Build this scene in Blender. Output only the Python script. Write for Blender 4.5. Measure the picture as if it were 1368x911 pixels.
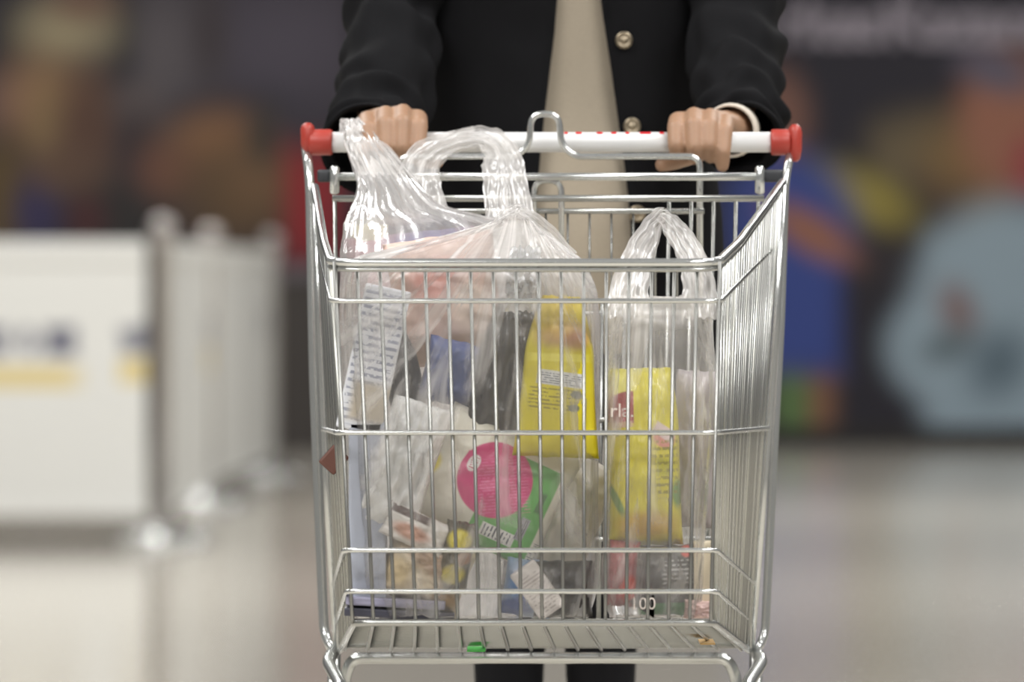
import bpy, bmesh, math, random
from mathutils import Vector, Matrix, noise
random.seed(7)
S = bpy.context.scene
for o in list(bpy.data.objects): bpy.data.objects.remove(o)
COL = S.collection
# ------------------------------------------------------------------ camera
F = 10370.0; CAMH = 0.85; CD = 8.0; HOR = 370.0
cam = bpy.data.cameras.new('camera'); camo = bpy.data.objects.new('camera', cam); COL.objects.link(camo)
camo.location = (0, -CD, CAMH); camo.rotation_euler = (math.radians(90), 0, 0)
cam.sensor_width = 36; cam.lens = F / 1368 * 36; cam.shift_y = -(455.5 - HOR) / 1368
cam.clip_end = 200
cam.dof.use_dof = True; cam.dof.focus_distance = 8.3; cam.dof.aperture_fstop = 5.8
S.camera = camo
# ------------------------------------------------------------------ world, lights, exposure
w = bpy.data.worlds.new('world'); S.world = w; w.use_nodes = True
bg = w.node_tree.nodes['Background']; bg.inputs[0].default_value = (1.0, 0.985, 0.96, 1); bg.inputs[1].default_value = 0.19
def area(name, loc, sx, sy, power, col=(1, .985, .96)):
    l = bpy.data.lights.new(name, 'AREA'); l.shape = 'RECTANGLE'; l.size = sx; l.size_y = sy; l.energy = power; l.color = col
    o = bpy.data.objects.new(name, l); COL.objects.link(o); o.location = loc; return o
for i, (yy, pw) in enumerate(((-6.5, 190), (-3.2, 240), (0.6, 170), (6, 190), (13, 250), (20, 250), (27, 110))):
    for j, xx in enumerate((-2.6, 2.6)):
        area('ceiling_lamp_light', (xx, yy, 4.6), 2.6, 0.9, pw)
S.view_settings.view_transform = 'Standard'; S.view_settings.look = 'None'
S.view_settings.gamma = 1; S.view_settings.exposure = -0.18
S.view_settings.use_curve_mapping = False
S.cycles.transparent_max_bounces = 24
S.cycles.max_bounces = 10

# ------------------------------------------------------------------ helpers
def P(px, py, D):
    return Vector(((px - 684) / F * D, D - CD, CAMH - (py - HOR) / F * D))
YAW = 0.04
def Pc(px, py, D):                     # the trolley stands turned by about two degrees
    x = (px - 684) / F * D
    return P(px, py, D - YAW * (x - 0.02))
def sl(c):                              # sRGB 0-255 -> linear
    return tuple((v / 255 / 12.92) if v / 255 <= .04045 else ((v / 255 + .055) / 1.055) ** 2.4 for v in c) + (1,)
def mat(name, col, rough=.5, metal=0, spec=.5, noise_amt=0, noise_scale=40, bump=0, bump_scale=200, sheen=0, stretch=None):
    m = bpy.data.materials.new(name); m.use_nodes = True; nt = m.node_tree; b = nt.nodes['Principled BSDF']
    c = sl(col); b.inputs['Base Color'].default_value = c; b.inputs['Roughness'].default_value = rough
    b.inputs['Metallic'].default_value = metal; b.inputs['Specular IOR Level'].default_value = spec
    if sheen: b.inputs['Sheen Weight'].default_value = sheen
    tc = nt.nodes.new('ShaderNodeTexCoord'); src = tc.outputs['Object']
    if stretch:
        mp = nt.nodes.new('ShaderNodeMapping'); mp.inputs['Scale'].default_value = stretch
        nt.links.new(src, mp.inputs[0]); src = mp.outputs[0]
    if noise_amt:
        n = nt.nodes.new('ShaderNodeTexNoise'); n.inputs['Scale'].default_value = noise_scale; n.inputs['Detail'].default_value = 4
        nt.links.new(src, n.inputs['Vector'])
        mx = nt.nodes.new('ShaderNodeMix'); mx.data_type = 'RGBA'
        mx.inputs[6].default_value = tuple(v * (1 - noise_amt) for v in c[:3]) + (1,)
        mx.inputs[7].default_value = tuple(min(1, v * (1 + noise_amt)) for v in c[:3]) + (1,)
        nt.links.new(n.outputs['Fac'], mx.inputs[0]); nt.links.new(mx.outputs[2], b.inputs['Base Color'])
    if bump:
        n2 = nt.nodes.new('ShaderNodeTexNoise'); n2.inputs['Scale'].default_value = bump_scale; n2.inputs['Detail'].default_value = 3
        nt.links.new(src, n2.inputs['Vector'])
        bp = nt.nodes.new('ShaderNodeBump'); bp.inputs['Strength'].default_value = bump; bp.inputs['Distance'].default_value = .003
        nt.links.new(n2.outputs['Fac'], bp.inputs['Height']); nt.links.new(bp.outputs[0], b.inputs['Normal'])
    return m
def printed(name, base, shapes, rough=.4, bump=0, bump_scale=90, spec=.5, metal=0):
    """flat print in the thing's own X-Z plane: (kind, cx, cz, hx, hz, rot_deg, soft, colour[, strength])"""
    m = mat(name, base, rough, metal, spec, bump=bump, bump_scale=bump_scale); nt = m.node_tree; b = nt.nodes['Principled BSDF']
    L = nt.links.new
    def math_(op, a, bb=None, c=None):
        n = nt.nodes.new('ShaderNodeMath'); n.operation = op
        for i, v in enumerate((a, bb, c)):
            if v is None: continue
            if isinstance(v, (int, float)): n.inputs[i].default_value = v
            else: L(v, n.inputs[i])
        return n.outputs[0]
    tc = nt.nodes.new('ShaderNodeTexCoord'); sp = nt.nodes.new('ShaderNodeSeparateXYZ'); L(tc.outputs['Object'], sp.inputs[0])
    X, Z = sp.outputs[0], sp.outputs[2]
    cur = None
    for s in shapes:
        kind, cx, cz, hx, hz, rot, soft, colr = s[:8]; st = s[8] if len(s) > 8 else 1
        r = math.radians(rot); ca, sa = math.cos(r), math.sin(r)
        dx = math_('SUBTRACT', X, cx); dz = math_('SUBTRACT', Z, cz)
        u = math_('ADD', math_('MULTIPLY', dx, ca / hx), math_('MULTIPLY', dz, sa / hx))
        v = math_('ADD', math_('MULTIPLY', dx, -sa / hz), math_('MULTIPLY', dz, ca / hz))
        if kind == 'e': d = math_('SQRT', math_('ADD', math_('MULTIPLY', u, u), math_('MULTIPLY', v, v)))
        else: d = math_('MAXIMUM', math_('ABSOLUTE', u), math_('ABSOLUTE', v))
        mr = nt.nodes.new('ShaderNodeMapRange'); mr.interpolation_type = 'SMOOTHSTEP'
        L(d, mr.inputs[0]); mr.inputs[1].default_value = 1 - soft; mr.inputs[2].default_value = 1 + soft
        mr.inputs[3].default_value = st; mr.inputs[4].default_value = 0
        fac = mr.outputs[0]
        if kind == 'l':                 # lines of small print
            ln = math_('GREATER_THAN', math_('FRACT', math_('MULTIPLY', v, s[9] if len(s) > 9 else 6)), .55)
            nz = nt.nodes.new('ShaderNodeTexNoise'); nz.inputs['Scale'].default_value = 260; L(tc.outputs['Object'], nz.inputs['Vector'])
            fac = math_('MULTIPLY', fac, math_('MULTIPLY', ln, math_('GREATER_THAN', nz.outputs['Fac'], .45)))
        mx = nt.nodes.new('ShaderNodeMix'); mx.data_type = 'RGBA'
        L(fac, mx.inputs[0]); mx.inputs[7].default_value = sl(colr)
        if cur is None: mx.inputs[6].default_value = sl(base)
        else: L(cur, mx.inputs[6])
        cur = mx.outputs[2]
    if cur: L(cur, b.inputs['Base Color'])
    return m
def empty(name, loc=(0, 0, 0)):
    o = bpy.data.objects.new(name, None); COL.objects.link(o); o.location = loc; o.empty_display_size = .05; return o
def tag(o, label, cat, group=None):
    o['label'] = label; o['category'] = cat
    if group: o['group'] = group
    return o
def setpar(o, parent):
    if parent is not None:
        o.parent = parent; bpy_l = parent_world(parent)
        o.matrix_parent_inverse = bpy_l.inverted()
def parent_world(p):
    m = p.matrix_basis.copy()
    if p.parent: m = parent_world(p.parent) @ p.matrix_parent_inverse @ m
    return m
def mesh_obj(name, bm, m, parent=None, smooth=True, loc=None):
    bmesh.ops.recalc_face_normals(bm, faces=bm.faces)
    me = bpy.data.meshes.new(name); bm.to_mesh(me); bm.free()
    if smooth: me.polygons.foreach_set('use_smooth', [True] * len(me.polygons))
    if m is not None: me.materials.append(m)
    o = bpy.data.objects.new(name, me); COL.objects.link(o)
    if loc is not None: o.location = loc
    setpar(o, parent); return o
def fillet(pts, r, n=5):
    if r <= 0 or len(pts) < 3: return [Vector(p) for p in pts]
    out = [Vector(pts[0])]
    for a, b, c in zip(pts, pts[1:], pts[2:]):
        a, b, c = Vector(a), Vector(b), Vector(c)
        da, dc = (a - b), (c - b); t = min(r, da.length * .48, dc.length * .48)
        p0, p2 = b + da.normalized() * t, b + dc.normalized() * t
        for i in range(n + 1):
            s = i / n; out.append(p0 * (1 - s) ** 2 + b * 2 * s * (1 - s) + p2 * s * s)
    out.append(Vector(pts[-1])); return out
def sweep(bm, pts, rad, sides=8, cap=True, squash=None):
    """tube through pts; rad a number or one per point"""
    n = len(pts); R = rad if isinstance(rad, (list, tuple)) else [rad] * n
    rings = []; up = None
    for i, p in enumerate(pts):
        t = (pts[min(i + 1, n - 1)] - pts[max(i - 1, 0)]).normalized()
        if up is None:
            up = Vector((0, 0, 1)) if abs(t.z) < .9 else Vector((0, 1, 0))
        s = t.cross(up).normalized(); up = s.cross(t).normalized()
        rings.append([bm.verts.new(p + (s * math.cos(2 * math.pi * k / sides) + up * math.sin(2 * math.pi * k / sides) * (squash or 1)) * R[i]) for k in range(sides)])
    for a, b in zip(rings, rings[1:]):
        for k in range(sides):
            bm.faces.new((a[k], a[(k + 1) % sides], b[(k + 1) % sides], b[k]))
    if cap:
        bm.faces.new(rings[0]); bm.faces.new(rings[-1][::-1])
def tube(name, pts, r, m, parent, fil=0, sides=8, n=4):
    bm = bmesh.new(); sweep(bm, fillet(pts, fil, n), r, sides); return mesh_obj(name, bm, m, parent)
def catmull(pts, n):
    out = []
    for i in range(len(pts) - 1):
        p0, p1, p2, p3 = pts[max(i - 1, 0)], pts[i], pts[i + 1], pts[min(i + 2, len(pts) - 1)]
        for j in range(n):
            t = j / n
            out.append(tuple(.5 * (2 * b + (c - a) * t + (2 * a - 5 * b + 4 * c - d) * t * t + (3 * b - a - 3 * c + d) * t ** 3) for a, b, c, d in zip(p0, p1, p2, p3)))
    out.append(tuple(pts[-1])); return out
def box(bm, c, h, rot=0):
    M = Matrix.Translation(c) @ Matrix.Rotation(rot, 4, 'Z') @ Matrix.Diagonal((h[0] * 2, h[1] * 2, h[2] * 2, 1))
    return bmesh.ops.create_cube(bm, size=1, matrix=M)['verts']
def bevel(bm, w, seg=2):
    bmesh.ops.bevel(bm, geom=list(bm.edges), offset=w, segments=seg, affect='EDGES', profile=.6)
def lathe(bm, prof, M=Matrix(), sides=24):
    rings = []
    for r, z in prof:
        rings.append([bm.verts.new(M @ Vector((r * math.cos(2 * math.pi * k / sides), r * math.sin(2 * math.pi * k / sides), z))) for k in range(sides)])
    for a, b in zip(rings, rings[1:]):
        for k in range(sides): bm.faces.new((a[k], a[(k + 1) % sides], b[(k + 1) % sides], b[k]))
    bm.faces.new(rings[0][::-1]); bm.faces.new(rings[-1])
def text_mesh(name, body, size, m, M, parent, extrude=.0006, align='CENTER', bold=0):
    cu = bpy.data.curves.new(name, 'FONT'); cu.body = body; cu.size = size; cu.extrude = extrude; cu.align_x = align; cu.align_y = 'CENTER'
    cu.resolution_u = 3; cu.offset = bold
    t = bpy.data.objects.new(name + '_tmp', cu); COL.objects.link(t)
    me = bpy.data.meshes.new_from_object(t.evaluated_get(bpy.context.evaluated_depsgraph_get()))
    bpy.data.objects.remove(t); bpy.data.curves.remove(cu)
    me.transform(M); me.materials.clear(); me.materials.append(m); me.name = name
    o = bpy.data.objects.new(name, me); COL.objects.link(o); setpar(o, parent); return o
RX90 = Matrix.Rotation(math.radians(90), 4, 'X')
def fold(x, y, z=0): return noise.noise(Vector((x, y, z)))
def ridge(x, y, z=0): return 1 - abs(noise.noise(Vector((x, y, z)))) * 2

# ------------------------------------------------------------------ materials
M_chrome = mat('zinc wire', (176, 177, 174), .26, .85, .5)
M_wires = [M_chrome, mat('zinc wire dull', (150, 150, 147), .34, .85), mat('zinc wire worn', (178, 178, 172), .32, .8)]
M_tube = mat('bright steel tube', (212, 214, 212), .2, .85, .5)
M_bar = mat('white plastic bar', (222, 222, 222), .3)
M_red = mat('red plastic', (166, 58, 48), .42)
M_redp = mat('red print', (196, 30, 40), .5)
M_darkpl = mat('dark plastic', (48, 50, 54), .5)
M_rubber = mat('grey rubber', (70, 70, 70), .7)
M_skin = mat('skin', (158, 124, 99), .52, noise_amt=.10, noise_scale=60, bump=.12, bump_scale=420)
M_skin.node_tree.nodes['Principled BSDF'].inputs['Subsurface Weight'].default_value = .12
M_skin.node_tree.nodes['Principled BSDF'].inputs['Subsurface Radius'].default_value = (.01, .004, .002)
M_jacket = mat('black denim', (21, 21, 23), .9, spec=.12, noise_amt=.25, noise_scale=700, bump=.25, bump_scale=900)
M_shirt = mat('beige knit', (176, 165, 148), .9, spec=.2, noise_amt=.10, noise_scale=260, bump=.3, bump_scale=600, stretch=(1, 1, 3))
M_trouser = mat('black trousers', (22, 22, 25), .9, spec=.2, noise_amt=.2, noise_scale=500)
M_cuff = mat('white knit cuff', (214, 205, 192), .9, bump=.5, bump_scale=700)
M_button = mat('bronze button', (150, 138, 118), .35, .8)
M_hair = mat('dark hair', (40, 30, 26), .6)
M_shoe = mat('black shoe', (26, 26, 28), .5)
M_foil = mat('silver foil', (245, 245, 245), .3, .55, bump=.5, bump_scale=120)
def film(name, base=.30, streak=.45, gloss=.16, col=(235, 232, 230), bunch=0, shine=.5):
    m = bpy.data.materials.new(name); m.use_nodes = True; nt = m.node_tree; nt.nodes.clear(); L = nt.links.new; N = nt.nodes.new
    out = N('ShaderNodeOutputMaterial'); tr = N('ShaderNodeBsdfTransparent'); di = N('ShaderNodeBsdfDiffuse'); tl = N('ShaderNodeBsdfTranslucent'); gl = N('ShaderNodeBsdfGlossy')
    tr.inputs[0].default_value = (.97, .97, .97, 1); di.inputs[0].default_value = sl(col); tl.inputs[0].default_value = sl(col)
    gl.inputs['Roughness'].default_value = .26 if shine > .3 else .36; gl.inputs[0].default_value = (1, 1, 1, 1)
    m1 = N('ShaderNodeMixShader'); m1.inputs[0].default_value = .42; L(di.outputs[0], m1.inputs[1]); L(tl.outputs[0], m1.inputs[2])
    uv = N('ShaderNodeUVMap'); uv.uv_map = 'UVMap'
    mp = N('ShaderNodeMapping'); mp.inputs['Scale'].default_value = (34, 3.2, 1); L(uv.outputs[0], mp.inputs[0])
    ns = N('ShaderNodeTexNoise'); ns.inputs['Scale'].default_value = 1; ns.inputs['Detail'].default_value = 5; ns.inputs['Distortion'].default_value = .8; L(mp.outputs[0], ns.inputs['Vector'])
    mr = N('ShaderNodeMapRange'); L(ns.outputs['Fac'], mr.inputs[0]); mr.inputs[1].default_value = .50; mr.inputs[2].default_value = .70
    mr.inputs[3].default_value = base; mr.inputs[4].default_value = base + streak
    sx = N('ShaderNodeSeparateXYZ'); L(uv.outputs[0], sx.inputs[0])
    kn = N('ShaderNodeMapRange'); L(sx.outputs[1], kn.inputs[0]); kn.inputs[1].default_value = .02; kn.inputs[2].default_value = .33; kn.inputs[3].default_value = bunch; kn.inputs[4].default_value = 0
    sm = N('ShaderNodeMath'); sm.operation = 'ADD'; sm.use_clamp = True; L(mr.outputs[0], sm.inputs[0]); L(kn.outputs[0], sm.inputs[1])
    m2 = N('ShaderNodeMixShader'); L(sm.outputs[0], m2.inputs[0]); L(tr.outputs[0], m2.inputs[1]); L(m1.outputs[0], m2.inputs[2])
    bp = N('ShaderNodeBump'); bp.inputs['Strength'].default_value = .35; bp.inputs['Distance'].default_value = .003
    tc = N('ShaderNodeTexCoord'); n2 = N('ShaderNodeTexNoise'); n2.inputs['Scale'].default_value = 38; n2.inputs['Detail'].default_value = 4; n2.inputs['Distortion'].default_value = 1.2
    L(tc.outputs['Object'], n2.inputs['Vector']); L(n2.outputs['Fac'], bp.inputs['Height']); L(bp.outputs[0], gl.inputs['Normal'])
    fr = N('ShaderNodeFresnel'); fr.inputs[0].default_value = 1.45; L(bp.outputs[0], fr.inputs['Normal'])
    ad = N('ShaderNodeMath'); ad.operation = 'MULTIPLY_ADD'; L(fr.outputs[0], ad.inputs[0]); ad.inputs[1].default_value = shine; ad.inputs[2].default_value = gloss * .12
    m3 = N('ShaderNodeMixShader'); L(ad.outputs[0], m3.inputs[0]); L(m2.outputs[0], m3.inputs[1]); L(gl.outputs[0], m3.inputs[2]); L(m3.outputs[0], out.inputs[0])
    return m
M_film = film('thin carrier film', .12, .58, bunch=.34)
M_filmC = film('cloudy carrier film', .19, .5, bunch=.75, shine=.4)
M_filmA = film('milky carrier film', .40, .40, bunch=.2)
M_strap = film('gathered carrier film', .50, .38, shine=.16)

# ------------------------------------------------------------------ the setting
def plane_struct(name, bm, m): o = mesh_obj(name, bm, m, smooth=False); o['kind'] = 'structure'; return o
def floor_mat():
    m = mat('polished stone floor', (190, 184, 172), .2, spec=.5, noise_amt=.05, noise_scale=.7)
    b = m.node_tree.nodes['Principled BSDF']; b.inputs['Roughness'].default_value = .13; b.inputs['Specular IOR Level'].default_value = .35
    return m
WD = 38.8
bm = bmesh.new(); box(bm, (0, 13, -.05), (16, 20, .05)); plane_struct('floor', bm, floor_mat())
M_wall = mat('dark aubergine wall paint', (38, 34, 44), .75, noise_amt=.06, noise_scale=.8)
bm = bmesh.new(); box(bm, (0, WD - CD + .15, 2.6), (16, .1, 2.6)); plane_struct('wall_back', bm, M_wall)
k = WD / F
bm = bmesh.new(); box(bm, (0, WD - CD + .03, .05), (16, .03, .05)); plane_struct('baseboard_back', bm, mat('black plinth', (30, 27, 26), .6))
# mural panels: printed figures, flat prints in their own plane
def mx_(px): return (px - 684) * k
def mz_(py): return CAMH - (py - HOR) * k
def mural(name, x0, x1, y0, y1, base, blobs, label):
    cx, cz = (x0 + x1) / 2, (y0 + y1) / 2
    bm = bmesh.new(); box(bm, (0, 0, 0), ((x1 - x0) / 2 * k, .02, (y1 - y0) / 2 * k)); bevel(bm, .004, 1)
    sh = [(b[0], (b[1] - cx) * k, -(b[2] - cy_) * k, b[3] * k, b[4] * k, b[5], b[6], b[7]) + tuple(b[8:]) for cy_ in [cz] for b in blobs]
    sh = [(a[0], a[1], a[2], a[3], a[4], a[5], min(.95, a[6] * 1.7 + .08)) + a[7:] for a in sh]
    o = mesh_obj(name, bm, printed(name + ' print', base, sh, .7), smooth=False, loc=(mx_(cx), WD - CD - .02 + .05, mz_(cz)))
    return tag(o, label, 'mural')
LB = (150, 168, 180); ORG = (150, 100, 80); BLU = (54, 72, 142)
mr = mural('wall_mural', 930, 1560, -330, 572, (33, 30, 41), [
    ('e', 1235, 205, 62, 48, 0, .5, (112, 98, 72), .8), ('r', 1195, 240, 24, 60, 0, .4, (112, 98, 72), .7), ('e', 1300, 215, 55, 60, 35, .5, (126, 100, 62), .9), ('e', 1290, 260, 44, 60, 0, .5, (132, 102, 62), .9),
    ('r', 1215, 320, 70, 60, 0, .5, (44, 38, 42)), 
    ('e', 1150, 262, 70, 32, -24, .4, (150, 136, 62)),
    ('r', 1078, 540, 36, 45, 0, .25, (130, 92, 68)), ('r', 1058, 540, 22, 45, 0, .3, (88, 118, 70)),
    ('e', 1040, 160, 40, 62, 0, .3, (120, 84, 72)), 
    ('r', 1050, 400, 72, 95, 0, .12, BLU), ('e', 1055, 280, 84, 72, -25, .25, BLU), ('e', 1085, 312, 66, 26, -32, .3, ORG), 
    ('e', 1345, 160, 62, 92, 0, .22, ORG), ('e', 1330, 95, 50, 26, -20, .4, (92, 88, 104)), ('e', 1372, 225, 22, 40, 0, .3, (150, 70, 70)),
    ('e', 1345, 420, 128, 150, 0, .1, LB), ('e', 1265, 470, 82, 72, -22, .15, LB), ('r', 1365, 450, 120, 130, 0, .08, LB), ('e', 1300, 560, 60, 40, 0, .3, LB),
    ('e', 1280, 415, 22, 34, 20, .5, (130, 106, 104)), ('e', 1268, 462, 34, 20, 20, .5, (98, 112, 118)), ('e', 1335, 485, 36, 44, -30, .5, (92, 110, 122)), ],
    'dark wall mural of a man in pale blue beside a child in blue')
ml = mural('wall_mural', -120, 470, -330, 356, (50, 45, 54), [
    ('e', 380, 60, 110, 80, 0, .5, (78, 72, 84)), ('e', 215, 70, 60, 80, 0, .5, (92, 86, 90)), ('r', 160, 40, 20, 70, 0, .5, (40, 38, 44)),
    ('r', 15, 45, 24, 45, 0, .5, (36, 34, 42)), ('e', 88, 40, 58, 40, 0, .45, (164, 152, 122)), ('e', 110, 5, 40, 22, 0, .5, (120, 92, 76)), ('e', 280, 40, 22, 70, 0, .5, (62, 54, 58)),
    ('e', 300, 145, 76, 20, 6, .5, (48, 46, 56)), ('e', 20, 140, 46, 40, 0, .5, (122, 92, 84)), ('e', 70, 140, 48, 60, 30, .5, (156, 122, 88)), ('e', 65, 175, 22, 60, 0, .5, (140, 116, 82)),
    ('e', 115, 170, 38, 74, 0, .45, (92, 66, 54)), ('e', 185, 140, 26, 26, 0, .5, (102, 92, 92)), ('r', 5, 260, 26, 70, 0, .5, (100, 80, 44)), 
    ('e', 48, 282, 28, 44, 0, .5, (56, 50, 88)), ('r', 165, 285, 48, 46, 0, .5, (46, 43, 42)), ('e', 115, 292, 24, 30, 0, .5, (76, 38, 40)), ('e', 90, 225, 50, 30, 0, .5, (100, 76, 62)), ('e', 185, 195, 24, 50, 0, .5, (60, 48, 50)),
    ('e', 285, 192, 60, 42, 10, .45, (138, 100, 70)), ('e', 225, 230, 36, 32, 0, .5, (118, 80, 64)), ('e', 320, 262, 78, 66, 0, .4, (98, 76, 52)), ('e', 345, 240, 40, 36, 0, .5, (116, 88, 62)), ('e', 352, 180, 18, 34, 0, .5, (56, 52, 46)),
    ('r', 418, 275, 36, 70, 0, .3, (150, 40, 46)), ],
    'dim brown and orange wall mural of figures above the queue barriers')
M_letter = mat('pale sign lettering', (150, 142, 152), .6)
def sign_word(body, px, py, size):
    return text_mesh('sign_lettering', body, size, M_letter, Matrix.Translation((mx_(px), WD - CD, mz_(py))) @ RX90, mr, .006, 'LEFT', .012)
sign_word('rkes', 1040, 32, .30)
sign_word('Kazanan', 1184, 32, .30)
# dark counter beyond the last barrier
dc = empty('service_counter', P(430, 597, WD - .6)); tag(dc, 'dark brown low counter standing behind the last queue barrier', 'counter')
bm = bmesh.new(); c0 = P(455, 480, WD - .7); box(bm, (c0.x, c0.y, .42), (.36, .28, .42)); bevel(bm, .008); mesh_obj('counter_body', bm, mat('dark brown laminate', (56, 50, 46), .5), dc, False)
bm = bmesh.new(); box(bm, (c0.x, c0.y, .875), (.38, .30, .035)); bevel(bm, .01); mesh_obj('counter_top', bm, mat('mauve grey top', (96, 88, 94), .4), dc, False)

# ------------------------------------------------------------------ queue barriers
M_post = mat('brushed chrome post', (176, 170, 166), .3, .8)
M_panel = mat('white panel', (226, 226, 222), .5)
posts = []
def make_post(px, D, label):
    b = P(px, HOR, D); t = empty('queue_post', (b.x, b.y, 0)); tag(t, label, 'post', 'chrome queue posts')
    bm = bmesh.new(); lathe(bm, [(.022, .03), (.022, .94), (.03, .945), (.03, .965), (.018, .97)], Matrix.Translation((b.x, b.y, 0))); mesh_obj('pole', bm, M_post, t)
    bm = bmesh.new(); bmesh.ops.create_uvsphere(bm, u_segments=20, v_segments=12, radius=.044, matrix=Matrix.Translation((b.x, b.y, 1.0))); mesh_obj('ball_finial', bm, M_post, t)
    bm = bmesh.new(); lathe(bm, [(.16, 0), (.165, .006), (.15, .02), (.09, .036), (.045, .048), (.03, .06)], Matrix.Translation((b.x, b.y, 0)), 28); mesh_obj('base_plate', bm, M_tube, t)
    posts.append(Vector((b.x, b.y, 0))); return t
make_post(217, 24.8, 'chrome queue post with ball top at the end of the wide lettered panel')
make_post(281, 28.9, 'chrome queue post with ball top between the two narrow barrier panels')
make_post(363, 33.0, 'chrome queue post with ball top beside the dark counter')
lp = P(-420, HOR, 24.8); posts.insert(0, Vector((lp.x, lp.y, 0)))
def panel_between(a, b, label, shapes):
    d = (b - a); L_ = d.length - .10; mid = (a + b) / 2; ang = math.atan2(d.y, d.x)
    t = empty('barrier_panel', mid); tag(t, label, 'barrier', 'white queue barrier panels')
    def part(name, c, h, m, bv):
        bm = bmesh.new(); box(bm, (0, 0, 0), h); bevel(bm, bv)
        o = mesh_obj(name, bm, m, None, False); o.parent = t; o.location = c; return o
    part('panel_sheet', (0, 0, .50), (L_ / 2, .008, .40), printed('barrier print', (226, 226, 222), shapes(L_ / 2), .45), .003)
    part('top_rail', (0, 0, .93), (L_ / 2, .02, .036), M_panel, .01)
    part('bottom_rail', (0, 0, .105), (L_ / 2, .014, .02), M_panel, .006)
    t.rotation_euler = (0, 0, ang); return t
NAVY = (58, 60, 92); YEL = (222, 204, 148)
def wide_print(h):
    out = []; x1 = h - .22
    for i in range(7):
        x = x1 - .055 - i * .105
        out += [(('r', 'e')[i % 2], x, .145, (.05, .03, .042)[i % 3], .048, (0, 12, -8)[i % 3], .3, NAVY, (.9, .7, .8)[i % 3]), ('e', x + .01, .15, .016, .02, 0, .4, (190, 190, 196), .8)]
    out += [('r', x1 - .36, .03, .36, .036, 0, .15, YEL), ('r', h - .035, .15, .05, .045, 10, .3, NAVY, .7), ('r', h - .04, .05, .05, .04, 0, .2, YEL)]
    return out
def narrow_print(h):
    return [('r', h - .30, .155, .13, .06, 0, .2, NAVY, .9), ('r', h - .33, .155, .02, .03, 0, .3, (190, 190, 196), .8), ('r', h - .34, .05, .20, .05, 0, .2, YEL), ('r', -h + .2, .155, .1, .05, 0, .2, NAVY, .5)]
panel_between(posts[0], posts[1], 'wide white barrier panel with dark blue lettering over a yellow stripe', wide_print)
panel_between(posts[1], posts[2], 'white barrier panel joining the wide lettered panel to the next post', narrow_print)
panel_between(posts[2], posts[3], 'narrow white barrier panel ending at the dark counter', lambda h: [('r', h - .6, .16, .2, .06, 0, .3, NAVY, .5)])

# ------------------------------------------------------------------ shopping trolley
cart = empty('shopping_cart', P(712, HOR, 8.4) * 1.0); cart.location.z = 0
tag(cart, 'chrome wire shopping trolley with white handle and red end caps', 'shopping trolley')
FR, RR = 8.0, 8.70
def lerp(a, b, t): return a + (b - a) * t
for kx in range(18):
    xt, xb, xr = 446.5 + 30.3 * kx, 470.9 + 28.15 * kx, 460 + 31.2 * kx
    tube('basket_wire', [Pc(xt, 349, FR), Pc(xb, 832, FR), Pc(xr, 868, RR - .02)], .0019, M_wires[1], cart, .012, 6, 3)
def hoop(name, l_, fl, fr, r_, y, r, dF=-.004, dz=0):
    return tube(name, [Pc(*l_), Pc(fl, y, FR + dF), Pc(fr, y, FR + dF), Pc(*r_)], r, M_tube, cart, .016, 8, 4)
hoop('basket_hoop', (425, 326, RR), 442, 962, (1037, 326, RR), 402, .0027)
hoop('basket_hoop', (431, 573, RR), 450, 958, (1026, 572, RR), 578, .0027)
hoop('basket_hoop', (446, 781, RR), 459, 957, (1007, 780, RR), 735, .0027)
hoop('basket_hoop', (450, 832, RR), 463, 957, (1002, 831, RR), 790, .0027)
tube('floor_rail', [Pc(454, 869, RR), Pc(473, 832, FR - .002), Pc(953, 832, FR - .002), Pc(1001, 869, RR)], .0036, M_chrome, cart, .02)
rim = [Pc(421, 250, RR), Pc(433, 322, FR + .22), Pc(442, 351, FR), Pc(958, 351, FR), Pc(988, 322, FR + .22), Pc(1045, 243, RR)]
tube('basket_rim', [p + Vector((0, -.006, 0)) for p in rim], .0046, M_tube, cart, .03, 10, 5)
tube('rim_wire', [p + Vector((0, -.006, -.0072)) for p in rim], .0025, M_chrome, cart, .03, 8, 5)
for j in range(1, 26):
    t = j / 26 + random.uniform(-.009, .009)
    for side in (0, 1):
        T0, T1, B0, B1 = ((Pc(442, 352, FR), Pc(421, 252, RR), Pc(472, 832, FR), Pc(454, 869, RR)), (Pc(960, 352, FR), Pc(1044, 245, RR), Pc(953, 832, FR), Pc(1001, 869, RR)))[side]
        if t < .31: tp = lerp(rim[2 + side], rim[1 + 3 * side], t / .314) if True else None
        else: tp = lerp(rim[1 + 3 * side], rim[5 * side], (t - .314) / .686)
        tube('side_wire', [tp, lerp(B0, B1, t + random.uniform(-.006, .006))], .0019, random.choice(M_wires), cart, 0, 8)
for j in range(1, 27):
    t = j / 27; a, b = lerp(Pc(472, 832, FR), Pc(454, 869, RR), t), lerp(Pc(953, 832, FR), Pc(1001, 869, RR), t)
    tube('floor_wire', [a + Vector((0, 0, .004)), b + Vector((0, 0, .004))], .0019, M_chrome, cart, 0, 6)
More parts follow.
